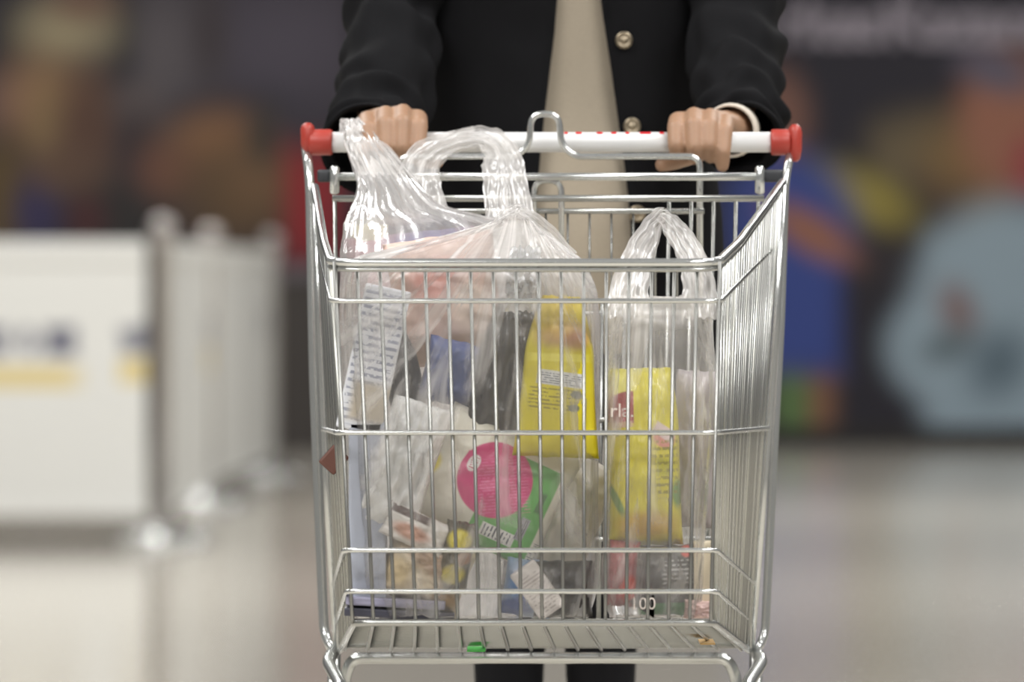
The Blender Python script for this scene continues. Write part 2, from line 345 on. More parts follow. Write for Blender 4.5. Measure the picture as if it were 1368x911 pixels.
# rear gate
for kx in range(20):
    x = 447 + 29.8 * kx
    tube('gate_wire', [Pc(x, 262 if kx < 5 or kx > 14 else 400, RR), Pc(lerp(x, 456 + 28.6 * kx, 1), 864, RR)], .0024, M_chrome, cart, 0, 6)
for y, r, x0, x1 in ((265, .0038, 444, 1021), (402, .0026, 446, 1020), (560, .0026, 449, 1016), (720, .0026, 452, 1010), (862, .0034, 455, 1001)):
    tube('gate_rail', [Pc(x0, y, RR - .006), Pc(x1, y, RR - .006)], r, M_chrome, cart, 0, 8)
tube('gate_rod', [Pc(447, 236, RR + .02), Pc(1015, 236, RR + .02)], .0046, M_tube, cart, 0, 10)
for x in (447, 1015):
    bm = bmesh.new(); p = Pc(x, 241, RR + .02); lathe(bm, [(.003, -.0155), (.0055, -.0135), (.0055, .0135), (.003, .0165)], Matrix.Translation(p), 12); mesh_obj('gate_sleeve', bm, M_tube, cart)
for x0, x1 in ((424, 442), (1020, 1046)):
    bm = bmesh.new(); a, b = Pc(x0, 235, RR + .03), Pc(x1, 235, RR + .03); box(bm, (a + b) / 2, ((b.x - a.x) / 2, .008, .007)); bevel(bm, .003); mesh_obj('hinge_bracket', bm, M_darkpl, cart)
SD = RR + .045
seat = [Pc(533, 420, SD), Pc(533, 209, SD), Pc(690, 209, SD), Pc(707, 193, SD), Pc(710, 152, SD), Pc(746, 152, SD), Pc(750, 193, SD), Pc(767, 209, SD), Pc(935, 209, SD), Pc(935, 420, SD)]
bm = bmesh.new(); sweep(bm, fillet(seat, .013, 5), .0037, 10); mesh_obj('seat_loop', bm, M_tube, cart)
tube('seat_rail', [Pc(527, 282, SD - .004), Pc(941, 282, SD - .004)], .0032, M_chrome, cart)
for kx in range(13):
    x = 554 + 29.2 * kx
    tube('seat_wire', [Pc(x, 282, SD), Pc(x, 418, SD)], .0014, M_chrome, cart, 0, 6)
tube('seat_rail', [Pc(533, 418, SD - .004), Pc(935, 418, SD - .004)], .0026, M_chrome, cart)
tube('seat_catch', [Pc(713, 335, SD - .02), Pc(713, 241, SD - .02), Pc(750, 241, SD - .02), Pc(750, 335, SD - .02)], .0034, M_tube, cart, .014, 8, 5)
# handle
HB = 8.80
hl, hr = Pc(430, 190, HB), Pc(1045, 190, HB)
bm = bmesh.new(); sweep(bm, [hl, hr], .0115, 28); mesh_obj('handle_bar', bm, M_bar, cart)
def cap_(x0, x1, xf, y0, y1):
    bm = bmesh.new(); a, b = Pc(x0, 190, HB), Pc(x1, 190, HB)
    sweep(bm, [a, lerp(a, b, .1), lerp(a, b, .9), b], [.0138, .0148, .0148, .0138], 24)
    f0, f1 = Pc(xf, y0, HB), Pc(xf, y1, HB)
    sweep(bm, [f0, lerp(f0, f1, .08), lerp(f0, f1, .2), lerp(f0, f1, .7), lerp(f0, f1, .93), f1], [.003, .0066, .0082, .0078, .0058, .003], 14, squash=1.7)
    return mesh_obj('end_cap', bm, M_red, cart)
cap_(413, 444, 411, 164, 204); cap_(1030, 1056, 1062, 166, 216)
# tops of the red lettering printed on the handle
for x, wd in ((756, 5), (773, 8), (801, 8), (820, 7), (838, 5), (862, 15), (884, 6)):
    bm = bmesh.new(); vs = []
    for a in (52, 62, 72, 84, 96, 108):
        an = math.radians(a)
        row = []
        for dx in (-wd / 2, wd / 2):
            p = Pc(x + dx, 190, HB); row.append(bm.verts.new(p + Vector((0, -math.cos(an) * .0118, math.sin(an) * .0118))))
        vs.append(row)
    for a, b in zip(vs, vs[1:]): bm.faces.new((a[0], a[1], b[1], b[0]))
    o = mesh_obj('handle_lettering', bm, M_redp, cart)
# frame
tube('frame_tube', [Pc(1057, 200, HB), Pc(1049, 240, HB - .02), Pc(1043, 430, 8.76), Pc(1034, 600, 8.75), Pc(1022, 850, 8.74), Pc(1009, 872, 8.72)], .0050, M_tube, cart, .022, 10, 4)
tube('frame_tube', [Pc(409, 198, HB), Pc(414, 240, HB - .02), Pc(419, 500, 8.76), Pc(426, 680, 8.75), Pc(433, 848, 8.74), Pc(446, 872, 8.72)], .0056, M_tube, cart, .022, 10, 4)
tube('corner_tube', [Pc(1047, 245, 8.715), Pc(1037, 430, 8.715), Pc(1021, 640, 8.715), Pc(1003, 868, 8.71)], .0044, M_tube, cart, 0, 10)
tube('corner_tube', [Pc(421, 250, 8.715), Pc(427, 430, 8.715), Pc(436, 640, 8.715), Pc(450, 868, 8.71)], .0044, M_tube, cart, 0, 10)
tube('chassis_tube', [Pc(462, 1050, 8.66), Pc(460, 905, 8.66), Pc(470, 879, 8.66), Pc(972, 879, 8.66), Pc(984, 905, 8.66), Pc(982, 1050, 8.66)], .0064, M_tube, cart, .02, 10, 5)
LOW = .17
for xa, xb, xm in ((446, 438, 457), (1010, 1018, 996)):
    top = Pc(xa, 870, 8.72); mid = Pc(xb, 884, 8.66); low = Pc(xm, 918, 8.55)
    fwd = Vector((Pc(xm, 370, 8.05).x, 8.10 - CD, LOW)); rear = Vector((top.x, 8.74 - CD, LOW))
    tube('leg_tube', [top, mid, low, fwd], .0074, M_tube, cart, .02, 10, 4)
    tube('base_tube', [fwd, rear, Pc(xa, 872, 8.73)], .0074, M_tube, cart, .03, 10, 4)
    for c in (fwd, rear):
        bm = bmesh.new()
        for s in (-1, 1): box(bm, (c.x + s * .017, c.y + .012, .105), (.002, .018, .05))
        box(bm, (c.x, c.y, .157), (.02, .022, .003)); fork = mesh_obj('caster_fork', bm, M_tube, cart, False)
        bm = bmesh.new(); lathe(bm, [(.03, -.013), (.058, -.013), (.0625, -.008), (.0625, .008), (.058, .013), (.03, .013)], Matrix.Translation((c.x, c.y + .02, .0625)) @ Matrix.Rotation(math.pi / 2, 4, 'Y'), 28); mesh_obj('wheel', bm, M_rubber, cart)
a, b = Vector((Pc(457, 370, 8.05).x, .1, LOW)), Vector((Pc(996, 370, 8.05).x, .1, LOW))
tube('base_crossbar', [a, b], .0074, M_tube, cart, 0, 10)

# ------------------------------------------------------------------ groceries inside the bags
def floor_z(D): return lerp(Pc(700, 828, FR), Pc(720, 864, RR), max(0, min(1, (D - FR) / (RR - FR)))).z + .006
def pillow(name, px, py, D, wpx, hpx, th, rot, m, label=None, cat='food pack', taper=0, crimp=.05, wr=.0025, n=26, parent=None, seed=0, tag_it=True, sh=0, skew=0):
    """soft film pack: belly in the middle, flat crimped seams at both ends; front face at distance D"""
    hw, hh = wpx / F * D / 2, hpx / F * D / 2
    bm = bmesh.new(); grid = {}
    for s in (-1, 1):
        for i in range(n + 1):
            for j in range(n + 1):
                u, v = -1 + 2 * i / n, -1 + 2 * j / n
                e = max(0, 1 - abs(u) ** 2.6) ** .5 * max(0, 1 - min(1, abs(v) / (1 - crimp)) ** 3.2) ** .55
                if s == 1 and (i in (0, n) or j in (0, n)): grid[s, i, j] = grid[-1, i, j]; continue
                wx = hw * (1 - taper * v) * (1 - .06 * (1 - v * v)) * (1 - sh * max(0, (v - .25) / .75) ** 1.6)
                wk = wr * (fold(u * 4 + seed, v * 3, seed) + .8 * ridge(u * 2.5 + v * 3 + seed, v * 2.2 - u, seed + 3) - .5)
                zig = .0012 * math.sin(u * 60) if abs(v) > 1 - crimp * .7 else 0
                x = u * wx + skew * hw * max(0, v) ** 2; z = v * hh + .002 * fold(u * 3, seed, 1)
                yv = s * (th / 2 * e) + wk * (.35 + e) * 1.0 + zig
                grid[s, i, j] = bm.verts.new((x, yv, z))
        for i in range(n):
            for j in range(n):
                q = [grid[s, i, j], grid[s, i + 1, j], grid[s, i + 1, j + 1], grid[s, i, j + 1]]
                bm.faces.new(q if s == -1 else q[::-1])
    c = P(px, py, D + th / 2 + .002)
    o = mesh_obj(name, bm, m, None); o.location = c; o.rotation_euler = (0, math.radians(rot), 0)
    if tag_it and label: tag(o, label, cat)
    if parent is not None: setpar(o, parent)
    return o
def boxpack(name, px, py, D, wpx, hpx, th, rot, m, label, cat='carton', yaw=0):
    hw, hh = wpx / F * D / 2, hpx / F * D / 2
    bm = bmesh.new(); box(bm, (0, 0, 0), (hw, th / 2, hh)); bevel(bm, .0025)
    o = mesh_obj(name, bm, m, None, False); o.location = P(px, py, D + th / 2); o.rotation_euler = (0, math.radians(rot), math.radians(yaw)); return tag(o, label, cat)
q = 8.05 / F
# --- middle bag
g = pillow('coffee_pouch', 684, 496, 8.07, 104, 196, .05, 8, mat('charcoal pouch', (46, 44, 42), .22, bump=.35, bump_scale=45, noise_amt=.25, noise_scale=28), 'charcoal grey pouch with crinkled silver foil top in the middle bag', 'pouch', taper=.12, sh=.4, seed=1.3, wr=.006)
bm = bmesh.new(); n_ = 13; gd = []
for i in range(n_ + 1):
    row = []
    for j in range(n_ + 1):
        u, v = i / n_ * 2 - 1, j / n_
        row.append(bm.verts.new(P(697 + u * (26 - 6 * v) + 5 * v, 416 - 86 * v, 8.010) + Vector((0, .016 * v + .05 * max(0, .3 - v) + .006 * fold(u * 4, v * 5, 4) + .008 * fold(u * 11, v * 13, 2), .006 * fold(u * 6, 2, v * 6)))))
    gd.append(row)
for i in range(n_):
    for j in range(n_): bm.faces.new((gd[i][j], gd[i + 1][j], gd[i + 1][j + 1], gd[i][j + 1]))
r_ = bmesh.ops.solidify(bm, geom=list(bm.faces), thickness=.0015)
fo = mesh_obj('foil_top', bm, M_foil, g, False); fo['label'] = 'crinkled silver foil top'
YP = (214, 200, 44)
pillow('lentil_pack', 746, 503, 8.030, 102, 216, .042, 2, printed('lentil pack print', YP, [('e', .002, .045, .026, .013, 8, .5, (186, 140, 112), .8), ('e', .018, .038, .014, .01, 0, .5, (170, 120, 104), .7), ('e', -.01, .075, .03, .03, 0, .5, (206, 176, 40), .7),
    ('r', .002, -.002, .024, .0075, -6, .08, (214, 214, 214)), ('l', .002, -.002, .022, .006, -6, .1, (120, 124, 130), 1, 2.5), ('l', -.004, -.024, .026, .012, -4, .1, (150, 138, 40), 1, 3), ('e', .019, -.018, .006, .004, 0, .2, (110, 112, 90)), ('e', .017, -.032, .006, .004, 0, .2, (110, 112, 90)), ('r', 0, .02, .03, .004, 0, .3, (232, 222, 90))], .28, .2, 60),
    'yellow film pack with a white text panel leaning on the charcoal pouch', 'food pack', taper=.14, seed=2.1, wr=.004, sh=.42)
ex = .906
pk = pillow('frozen_pack', 660, 650, 8.066, 191, 165, .045, 25, printed('frozen pack print', (226, 222, 208), [
    ('r', 34 * q, 0, 44 * q, 96 * q, 0, .03, (92, 168, 78)), ('r', 34 * q, 76 * q, 60 * q, 22 * q, 0, .05, (226, 222, 208)), ('e', -3 * q, 9 * q, 51 * q, 51 * q, 0, .03, (205, 48, 118)), ('l', 8 * q, 6 * q, 34 * q, 38 * q, 30, .2, (232, 120, 168), .6, 9),
    ('r', -40 * q, 16 * q, 11 * q, 15 * q, 0, .15, (205, 48, 118)), ('e', -38 * q, 18 * q, 8 * q, 12 * q, -10, .15, (236, 230, 230)), ('l', -38 * q, 18 * q, 5 * q, 9 * q, 0, .2, (190, 60, 100), 1, 3),
    ('r', 30 * q, -56 * q, 24 * q, 9 * q, 0, .06, (226, 226, 224)), ('l', 30 * q, -56 * q, 8 * q, 21 * q, 90, .06, (96, 100, 112), 1, 4), ('r', 58 * q, -36 * q, 6 * q, 16 * q, 0, .1, (150, 152, 158)), ('l', 58 * q, -36 * q, 14 * q, 5 * q, 90, .1, (70, 72, 78), 1, 2), ('r', 66 * q, 6 * q, 4 * q, 14 * q, 0, .2, (60, 110, 54)), ('e', -88 * q, -4 * q, 10 * q, 14 * q, 0, .4, (226, 208, 90)), ('l', 84 * q, -60 * q, 5 * q, 14 * q, 0, .1, (80, 80, 84), 1, 5)], .3, .25, 60),
    'white soft pack with a large pink disc and a green band', 'food pack', seed=5.2, wr=.0035)
pillow('blue_pack', 606, 498, 8.085, 84, 86, .05, 14, mat('navy film', (62, 78, 128), .4, bump=.3, bump_scale=50), 'small navy blue pack behind the film of the middle bag', seed=7)
bx = boxpack('printed_leaflet', 499, 480, 8.05, 62, 196, .006, 12, printed('leaflet print', (226, 228, 234), [('l', .0, .0, .022, .07, 0, .06, (150, 154, 172), .9, 9), ('r', .006, -.045, .02, .02, 0, .3, (196, 186, 170))], .5), 'white leaflet with rows of small grey text against the wires', 'leaflet')
bm = bmesh.new(); c0, c1 = P(518, 392, 8.12), P(552, 575, 8.12)
rot_ = Matrix.Translation(c1) @ (c0 - c1).to_track_quat('Z', 'Y').to_matrix().to_4x4(); Ln = (c0 - c1).length
lathe(bm, [(.012, 0), (.0185, .004), (.019, .06), (.018, Ln * .55), (.011, Ln * .72), (.0085, Ln * .8), (.0085, Ln * .9), (.0095, Ln * .905), (.0095, Ln)], rot_, 24)
tag(mesh_obj('dark_bottle', bm, mat('dark grey bottle', (62, 60, 60), .35, noise_amt=.2, noise_scale=60)), 'slim dark grey bottle leaning beside the printed leaflet', 'bottle')
pillow('peach_pack', 596, 400, 8.15, 150, 170, .06, -8, printed('peach pack print', (212, 184, 172), [('e', 0, .02, .035, .022, 0, .5, (222, 150, 140), .8), ('r', 0, -.05, .05, .012, 5, .3, (196, 164, 140)), ('e', .025, -.01, .02, .03, 0, .5, (226, 205, 190))], .35, .3, 45), 'pale peach pink film pack on top of the navy pack', seed=9, wr=.005)
pillow('white_film_pack', 540, 622, 8.036, 84, 176, .03, 18, mat('crumpled white film', (222, 222, 220), .3, bump=.6, bump_scale=40, noise_amt=.06, noise_scale=30), 'crumpled white film pack standing beside the pale blue pack', seed=11, wr=.010)
boxpack('pale_blue_pack', 492, 682, 8.05, 50, 240, .10, 0, mat('pale blue film', (176, 181, 194), .35, noise_amt=.12, noise_scale=22, bump=.4, bump_scale=30), 'tall pale blue wrapped pack in the corner of the basket', 'pack')
pillow('bread_bag', 568, 763, 8.035, 120, 92, .08, 20, printed('bread bag print', (214, 200, 176), [('e', .01, .012, .03, .014, -15, .5, (160, 128, 104), .8), ('e', -.03, -.01, .02, .016, 0, .5, (226, 204, 160)), ('e', .03, -.02, .014, .012, 0, .5, (188, 150, 96))], .4, .4, 45), 'cream and brown bread bag low in the middle bag', seed=13, wr=.006)
pillow('snack_packet', 610, 744, 8.028, 42, 96, .03, 10, printed('snack print', (84, 78, 62), [('e', 0, .018, .012, .011, 0, .25, (214, 200, 60)), ('e', -.001, -.018, .012, .010, 20, .25, (206, 190, 70)), ('r', .008, 0, .008, .006, 30, .3, (150, 104, 74))], .3), 'small dark packet with yellow spots under the white pack', 'packet', seed=15)
pillow('striped_sachet', 556, 708, 8.03, 92, 46, .02, 24, printed('sachet print', (224, 220, 214), [('e', -.004, -.004, .02, .008, 0, .4, (196, 150, 128)), ('r', -.012, .013, .022, .004, 0, .2, (96, 80, 76))], .4), 'flat white sachet with a brown stripe above the bread bag', 'sachet', seed=17)
pillow('cream_pack', 752, 690, 8.12, 108, 170, .07, 24, mat('cream white film', (222, 216, 202), .35, bump=.3, bump_scale=40, noise_amt=.05, noise_scale=20), 'plain cream pack tucked against the pink disc pack', seed=19, wr=.005)
pillow('light_blue_pack', 706, 785, 8.06, 70, 78, .05, 10, printed('light blue print', (140, 160, 190), [('e', -.008, .0, .014, .012, 0, .5, (84, 126, 176)), ('r', -.012, -.022, .016, .01, 25, .3, (70, 92, 150))], .35, .3, 40), 'light blue pack under the cream pack', seed=21)
boxpack('till_receipt', 718, 788, 8.024, 40, 74, .003, -35, printed('receipt print', (226, 220, 216), [('l', 0, -.004, .012, .022, 0, .1, (170, 160, 158), .8, 6)], .6), 'folded white paper receipt in the bottom of the middle bag', 'receipt')
pillow('black_pack', 752, 787, 8.04, 80, 76, .06, 0, mat('black film', (44, 42, 42), .35, noise_amt=.3, noise_scale=30), 'black film pack on the basket floor between the two bags', seed=23)
for i_, (cx_, cy_, ww_, cl, lb) in enumerate(((535, 816, 146, (70, 70, 82), 'dark grey magazine lying flat at the bottom of the basket'), (530, 801, 132, (150, 148, 170), 'mauve grey magazine lying on the dark magazine'))):
    bm = bmesh.new(); p = P(cx_, cy_, 8.12); box(bm, (0, 0, 0), (ww_ / F * 8.1 / 2, .09, .0045)); bevel(bm, .002)
    tag(mesh_obj('magazine', bm, mat('magazine paper %d' % i_, cl, .35, noise_amt=.35, noise_scale=40, stretch=(1, 1, 14)), None, False, p), lb, 'magazine').rotation_euler = (0, math.radians(3), 0)
# --- right bag
pillow('crisps_bag', 861, 610, 8.035, 100, 238, .085, -1, printed('crisps print', (220, 208, 30), [('e', -.016, .066, .03, .026, 20, .5, (232, 226, 120), .8), ('e', -.013, .045, .030, .024, 0, .04, (158, 34, 44)), ('r', .010, .055, .021, .034, 0, .03, (220, 208, 30)), ('r', -.012, .024, .03, .012, 0, .06, (220, 208, 30)), ('r', -.030, .0335, .018, .003, 6, .2, (206, 170, 140)),  # soft pale yellow ellipse is a highlight painted in with the print
    ('e', .02, .02, .012, .01, -30, .2, (226, 150, 140)), ('r', .02, .026, .012, .006, -35, .2, (226, 205, 205)), ('e', -.03, -.045, .004, .022, 25, .4, (112, 150, 60)), ('e', .034, -.038, .007, .014, 0, .4, (110, 152, 70)), ('r', .02, -.01, .009, .009, 0, .12, (196, 190, 40)), ('l', .02, -.012, .014, .03, 0, .1, (140, 134, 30), .8, 4), ('e', 0, -.07, .03, .014, 0, .5, (200, 160, 40))], .25, .35, 40),
    'bright yellow crisps bag with a dark red logo inside a clear carrier', 'crisps bag', seed=25, wr=.007, sh=.2, skew=-.06)
cb = bpy.data.objects['crisps_bag']
M_wprint = mat('white print', (226, 216, 208), .5)
text_mesh('logo_lettering', 'rla.', .020, M_wprint, Matrix.Translation(P(831, 549, 8.019)) @ RX90, cb, .0003)
dk = pillow('dark_packet', 890, 775, 8.045, 82, 94, .05, -2, printed('dark packet print', (74, 74, 76), [('r', 0, -.030, .04, .007, 0, .2, (70, 142, 84)), ('l', .012, .008, .016, .014, 0, .1, (190, 190, 190), .8, 3), ('e', .022, .03, .006, .006, 0, .3, (214, 92, 84))], .3, .3, 50), 'dark grey packet with a green foot and white figures under the crisps bag', 'packet', seed=27)
bm = bmesh.new(); lb_ = [P(x, y, 8.020) for x, y in ((839, 803), (852, 797), (874, 795), (874, 826), (862, 818))]
bm.faces.new([bm.verts.new(v) for v in lb_]); bmesh.ops.solidify(bm, geom=list(bm.faces), thickness=.001)
mesh_obj('label_patch', bm, mat('black label', (30, 30, 30), .4), dk, False)
text_mesh('label_figures', '100', .018, M_wprint, Matrix.Translation(P(859, 807, 8.0185)) @ RX90, dk, .0003)
pillow('red_sachet', 832, 766, 8.05, 42, 88, .03, 4, printed('red sachet print', (150, 60, 66), [('e', .008, -.016, .010, .014, 0, .3, (206, 62, 46)), ('e', -.006, .01, .008, .02, 0, .5, (176, 110, 112))], .3), 'dark red sachet squeezed between the crisps bag and the dark packet', 'sachet', seed=29)
boxpack('cream_carton', 941, 775, 8.05, 30, 104, .06, 0, mat('cream board', (226, 214, 190), .6, noise_amt=.04), 'narrow cream carton in the basket corner beside the dark packet', 'carton')
pillow('pink_sachet', 935, 815, 8.03, 44, 26, .02, 6, mat('pale pink film', (216, 186, 180), .4), 'pale pink sachet at the foot of the cream carton', 'sachet', seed=31)
pillow('grey_film_pack', 930, 600, 8.12, 64, 210, .04, 3, mat('smoky grey film', (176, 168, 170), .35, bump=.5, bump_scale=36, noise_amt=.12, noise_scale=16), 'smoky grey film pack standing behind the crisps bag', seed=33, wr=.006)
# --- rear bag
pillow('pink_pack', 552, 368, 8.50, 180, 116, .09, -6, printed('pink pack print', (204, 146, 156), [('e', .02, .035, .05, .018, 6, .5, (122, 112, 178)), ('e', -.04, .02, .03, .02, 0, .5, (222, 170, 176)), ('r', .02, .012, .03, .006, 6, .4, (206, 60, 90))], .35, .3, 40), 'pink and violet pack in the bag hung from the handle', seed=35)
pillow('pale_yellow_pack', 494, 348, 8.53, 50, 96, .05, 0, mat('pale yellow film', (222, 216, 176), .4), 'pale yellow pack in the bag hung from the handle', seed=37)
# --- loose in the trolley
bm = bmesh.new(); p = P(452, 612, 8.30); bx_ = boxpack('brown_packet', 446, 614, 8.30, 28, 32, .004, 42, mat('red brown card', (112, 74, 64), .5), 'red brown packet corner poking through the side wires', 'packet')
bm.free()
fz = lambda t, x: lerp(lerp(Pc(472, 832, FR), Pc(454, 869, RR), t), lerp(Pc(953, 832, FR), Pc(1001, 869, RR), t), x)
for nm, t, x, hx, cl, lb, ct in (('price_tag', .82, .335, .010, (70, 190, 74), 'bright green price tag clipped under the trolley floor wires', 'tag'), ('paper_scrap', .55, .93, .008, (196, 160, 104), 'small tan paper scrap caught under the trolley floor wires', 'paper')):
    bm = bmesh.new(); c = fz(t, x); box(bm, c + Vector((0, 0, -.0034)), (hx, .05, .0008)); o = mesh_obj(nm, bm, mat(nm + ' card', cl, .5), None, False); tag(o, lb, ct)

# ------------------------------------------------------------------ carrier bags
def interp_rows(rows, n):
    return catmull(rows, n)
def loft_bag(name, rows, m, parent, n_per=10, nth=150, seed=0, amp=.006, expo=2.8, ku=10, kv=3.0, knot=None, kf=1.5):
    rs = interp_rows(rows, n_per); bm = bmesh.new(); uvl = bm.loops.layers.uv.new('UVMap'); R = []; nr = len(rs); UVS = {}
    for i, (y, xl, xr, df, db) in enumerate(rs):
        row = []; v = i / (nr - 1)
        for kk in range(nth):
            th = 2 * math.pi * kk / nth; c, s = math.cos(th), math.sin(th)
            ux = math.copysign(abs(c) ** (2 / expo), c); uy = math.copysign(abs(s) ** (2 / expo), s)
            px = (xl + xr) / 2 + (xr - xl) / 2 * ux; D = (df + db) / 2 + (db - df) / 2 * uy
            aa = ku * math.cos(th) / 2; bb = ku * math.sin(th) / 2
            f = amp * (.5 + .5 * ridge(aa + seed, bb, v * kv + seed)) + amp * .6 * (.5 + .5 * ridge(aa * 2.3 + seed, bb * 2.3 + 5, v * kv * 1.7)) + amp * .35 * fold(aa * 5, bb * 5, v * kv * 5 + seed)
            sc = min(1, (xr - xl) / 120 + .25)
            p = P(px, y, D); ctr = P((xl + xr) / 2, y, (df + db) / 2)
            inw = Vector((-c, -s, 0)); p += inw * f * sc
            p.z += .004 * fold(aa * 1.5 + seed, bb * 1.5, 9) * sc
            an = math.atan2(px - knot[0], y - knot[1] + 25); rad = math.hypot(px - knot[0], y - knot[1])
            rr_ = ridge(an * 7 + seed * 2 + (20 if s > 0 else 0), rad * .004, seed) ** 3 if s < .3 else 0
            p += Vector((0, 1, 0)) * amp * .7 * max(0, rr_) * (1 if s < 0 else .3)
            UVS[i, kk] = (an / (2 * math.pi) * kf + (.5 if s > 0 else 0), rad / 600)
            row.append(bm.verts.new(p))
        R.append(row)
    for i in range(nr - 1):
        for kk in range(nth):
            k2 = (kk + 1) % nth
            fce = bm.faces.new((R[i][kk], R[i][k2], R[i + 1][k2], R[i + 1][kk]))
            for lp_, (uu, vv) in zip(fce.loops, (UVS[i, kk], UVS[i, k2], UVS[i + 1, k2], UVS[i + 1, kk])): lp_[uvl].uv = (uu, vv)
    bm.faces.new(R[-1])
    return mesh_obj(name, bm, m, parent)
def ribbon(name, pts, m, parent, na=22, n_per=9, seed=0, amp=.006, folds=3.5):
    """gathered strap: pts (px, py, D, width_px)"""
    ps = catmull(pts, n_per); bm = bmesh.new(); uvl = bm.loops.layers.uv.new('UVMap'); R = []; n = len(ps)
    W = [P(a, b, c) for a, b, c, d in ps]
    for i, (a, b, c, d) in enumerate(ps):
        t = (W[min(i + 1, n - 1)] - W[max(i - 1, 0)]).normalized()
        side = t.cross(Vector((0, -1, 0))); side = side.normalized() if side.length > .05 else Vector((1, 0, 0))
        nrm = side.cross(t).normalized(); hw = d / F * c / 2; row = []
        for j in range(na + 1):
            u = j / na * 2 - 1
            off = amp * math.sin(u * folds * math.pi + 2.0 * fold(u * 2, i * .12, seed)) * (.5 + .5 * abs(fold(i * .1, u * 2, seed + 2))) + amp * .7 * fold(u * 6, i * .3, seed)
            row.append(bm.verts.new(W[i] + side * (u * hw + .002 * fold(u, i * .25, seed + 5)) + nrm * off))
        R.append(row)
    for i in range(n - 1):
        for j in range(na):
            fce = bm.faces.new((R[i][j], R[i][j + 1], R[i + 1][j + 1], R[i + 1][j]))
            for lp_, (uu, vv) in zip(fce.loops, ((j, i), (j + 1, i), (j + 1, i + 1), (j, i + 1))): lp_[uvl].uv = (uu / na * .3 + seed, .3 + vv / n)
    return mesh_obj(name, bm, m, parent)
# rear bag, hung from the handle
bA = empty('carrier_bag', P(560, 840, 8.5)); tag(bA, 'milky plastic carrier bag hung by its straps from the white handle', 'plastic bag', 'plastic carrier bags in the trolley')
loft_bag('bag_body', [(160, 453, 486, 8.770, 8.784), (172, 453, 500, 8.764, 8.782), (188, 454, 517, 8.752, 8.778), (205, 457, 534, 8.715, 8.736), (230, 464, 556, 8.668, 8.685), (255, 470, 578, 8.63, 8.68), (276, 462, 604, 8.59, 8.67), (290, 455, 656, 8.55, 8.665), (302, 449, 696, 8.51, 8.66), (325, 446, 706, 8.46, 8.66), (350, 445, 708, 8.42, 8.65), (430, 447, 700, 8.40, 8.64), (600, 452, 690, 8.40, 8.64), (780, 458, 680, 8.41, 8.62), (838, 470, 660, 8.43, 8.60)], M_filmA, bA, seed=3, amp=.007, expo=2.4, ku=12, knot=(472, 150))
ribbon('handle_strap', [(470, 178, 8.766, 34), (469, 164, 8.778, 30), (469, 160, 8.80, 28), (471, 165, 8.822, 30), (486, 190, 8.826, 44), (505, 225, 8.80, 50)], M_strap, bA, seed=1, amp=.003)
ribbon('handle_strap', [(576, 300, 8.62, 62), (566, 268, 8.65, 56), (561, 238, 8.672, 54), (566, 216, 8.705, 52), (584, 200, 8.732, 40), (612, 188, 8.762, 30), (645, 184, 8.766, 32), (663, 197, 8.738, 46), (671, 218, 8.70, 56), (675, 250, 8.672, 60), (682, 292, 8.64, 66)], M_strap, bA, seed=4, amp=.005, n_per=10)
# the strap's upper edge rolls over the bar
ribbon('handle_strap', [(578, 200, 8.778, 12), (605, 186, 8.778, 14), (625, 177, 8.786, 12), (633, 171, 8.795, 6)], M_strap, bA, seed=7, amp=.002, na=8)
# middle bag
bB = empty('carrier_bag', P(630, 832, 8.15)); tag(bB, 'bulging clear plastic carrier bag with gathered knot holding the pink disc pack', 'plastic bag', 'plastic carrier bags in the trolley')
loft_bag('bag_body', [(277, 686, 696, 8.20, 8.23), (288, 672, 708, 8.17, 8.25), (302, 640, 728, 8.14, 8.27), (320, 575, 752, 8.09, 8.30), (336, 510, 770, 8.05, 8.32), (352, 458, 788, 8.015, 8.34), (400, 444, 808, 8.007, 8.36), (500, 448, 812, 8.006, 8.37), (600, 456, 810, 8.006, 8.37), (700, 463, 806, 8.006, 8.36), (780, 469, 804, 8.006, 8.34), (824, 482, 796, 8.012, 8.30)], M_film, bB, seed=8, amp=.007, expo=5, ku=13, nth=220, knot=(692, 272))
ribbon('knot_tail', [(664, 300, 8.17, 14), (678, 286, 8.165, 16), (690, 279, 8.165, 14), (697, 277, 8.17, 7)], M_strap, bB, seed=9, amp=.003, na=10)
ribbon('knot_tail', [(694, 284, 8.165, 18), (712, 294, 8.17, 22), (735, 312, 8.18, 20), (765, 343, 8.19, 14)], M_strap, bB, seed=12, amp=.003, na=12)
# right bag
bC = empty('carrier_bag', P(880, 832, 8.15)); tag(bC, 'clear plastic carrier bag with upright loop straps holding the yellow crisps bag', 'plastic bag', 'plastic carrier bags in the trolley')
loft_bag('bag_body', [(396, 816, 946, 8.03, 8.20), (402, 808, 957, 8.018, 8.24), (430, 805, 963, 8.008, 8.26), (500, 803, 963, 8.006, 8.27), (600, 800, 961, 8.006, 8.27), (700, 797, 953, 8.006, 8.26), (780, 797, 951, 8.008, 8.25), (824, 806, 944, 8.012, 8.22)], M_filmC, bC, seed=15, amp=.007, expo=5, ku=12, knot=(884, 270), kf=2.2)
ribbon('handle_strap', [(838, 425, 8.03, 62), (842, 385, 8.06, 52), (853, 345, 8.09, 44), (868, 310, 8.11, 32), (880, 289, 8.12, 22), (886, 286, 8.125, 16)], M_strap, bC, seed=17, amp=.005)
ribbon('handle_strap', [(883, 288, 8.118, 18), (896, 300, 8.11, 28), (912, 322, 8.09, 34), (928, 352, 8.06, 38), (934, 390, 8.04, 46), (935, 425, 8.02, 50)], M_strap, bC, seed=19, amp=.005)

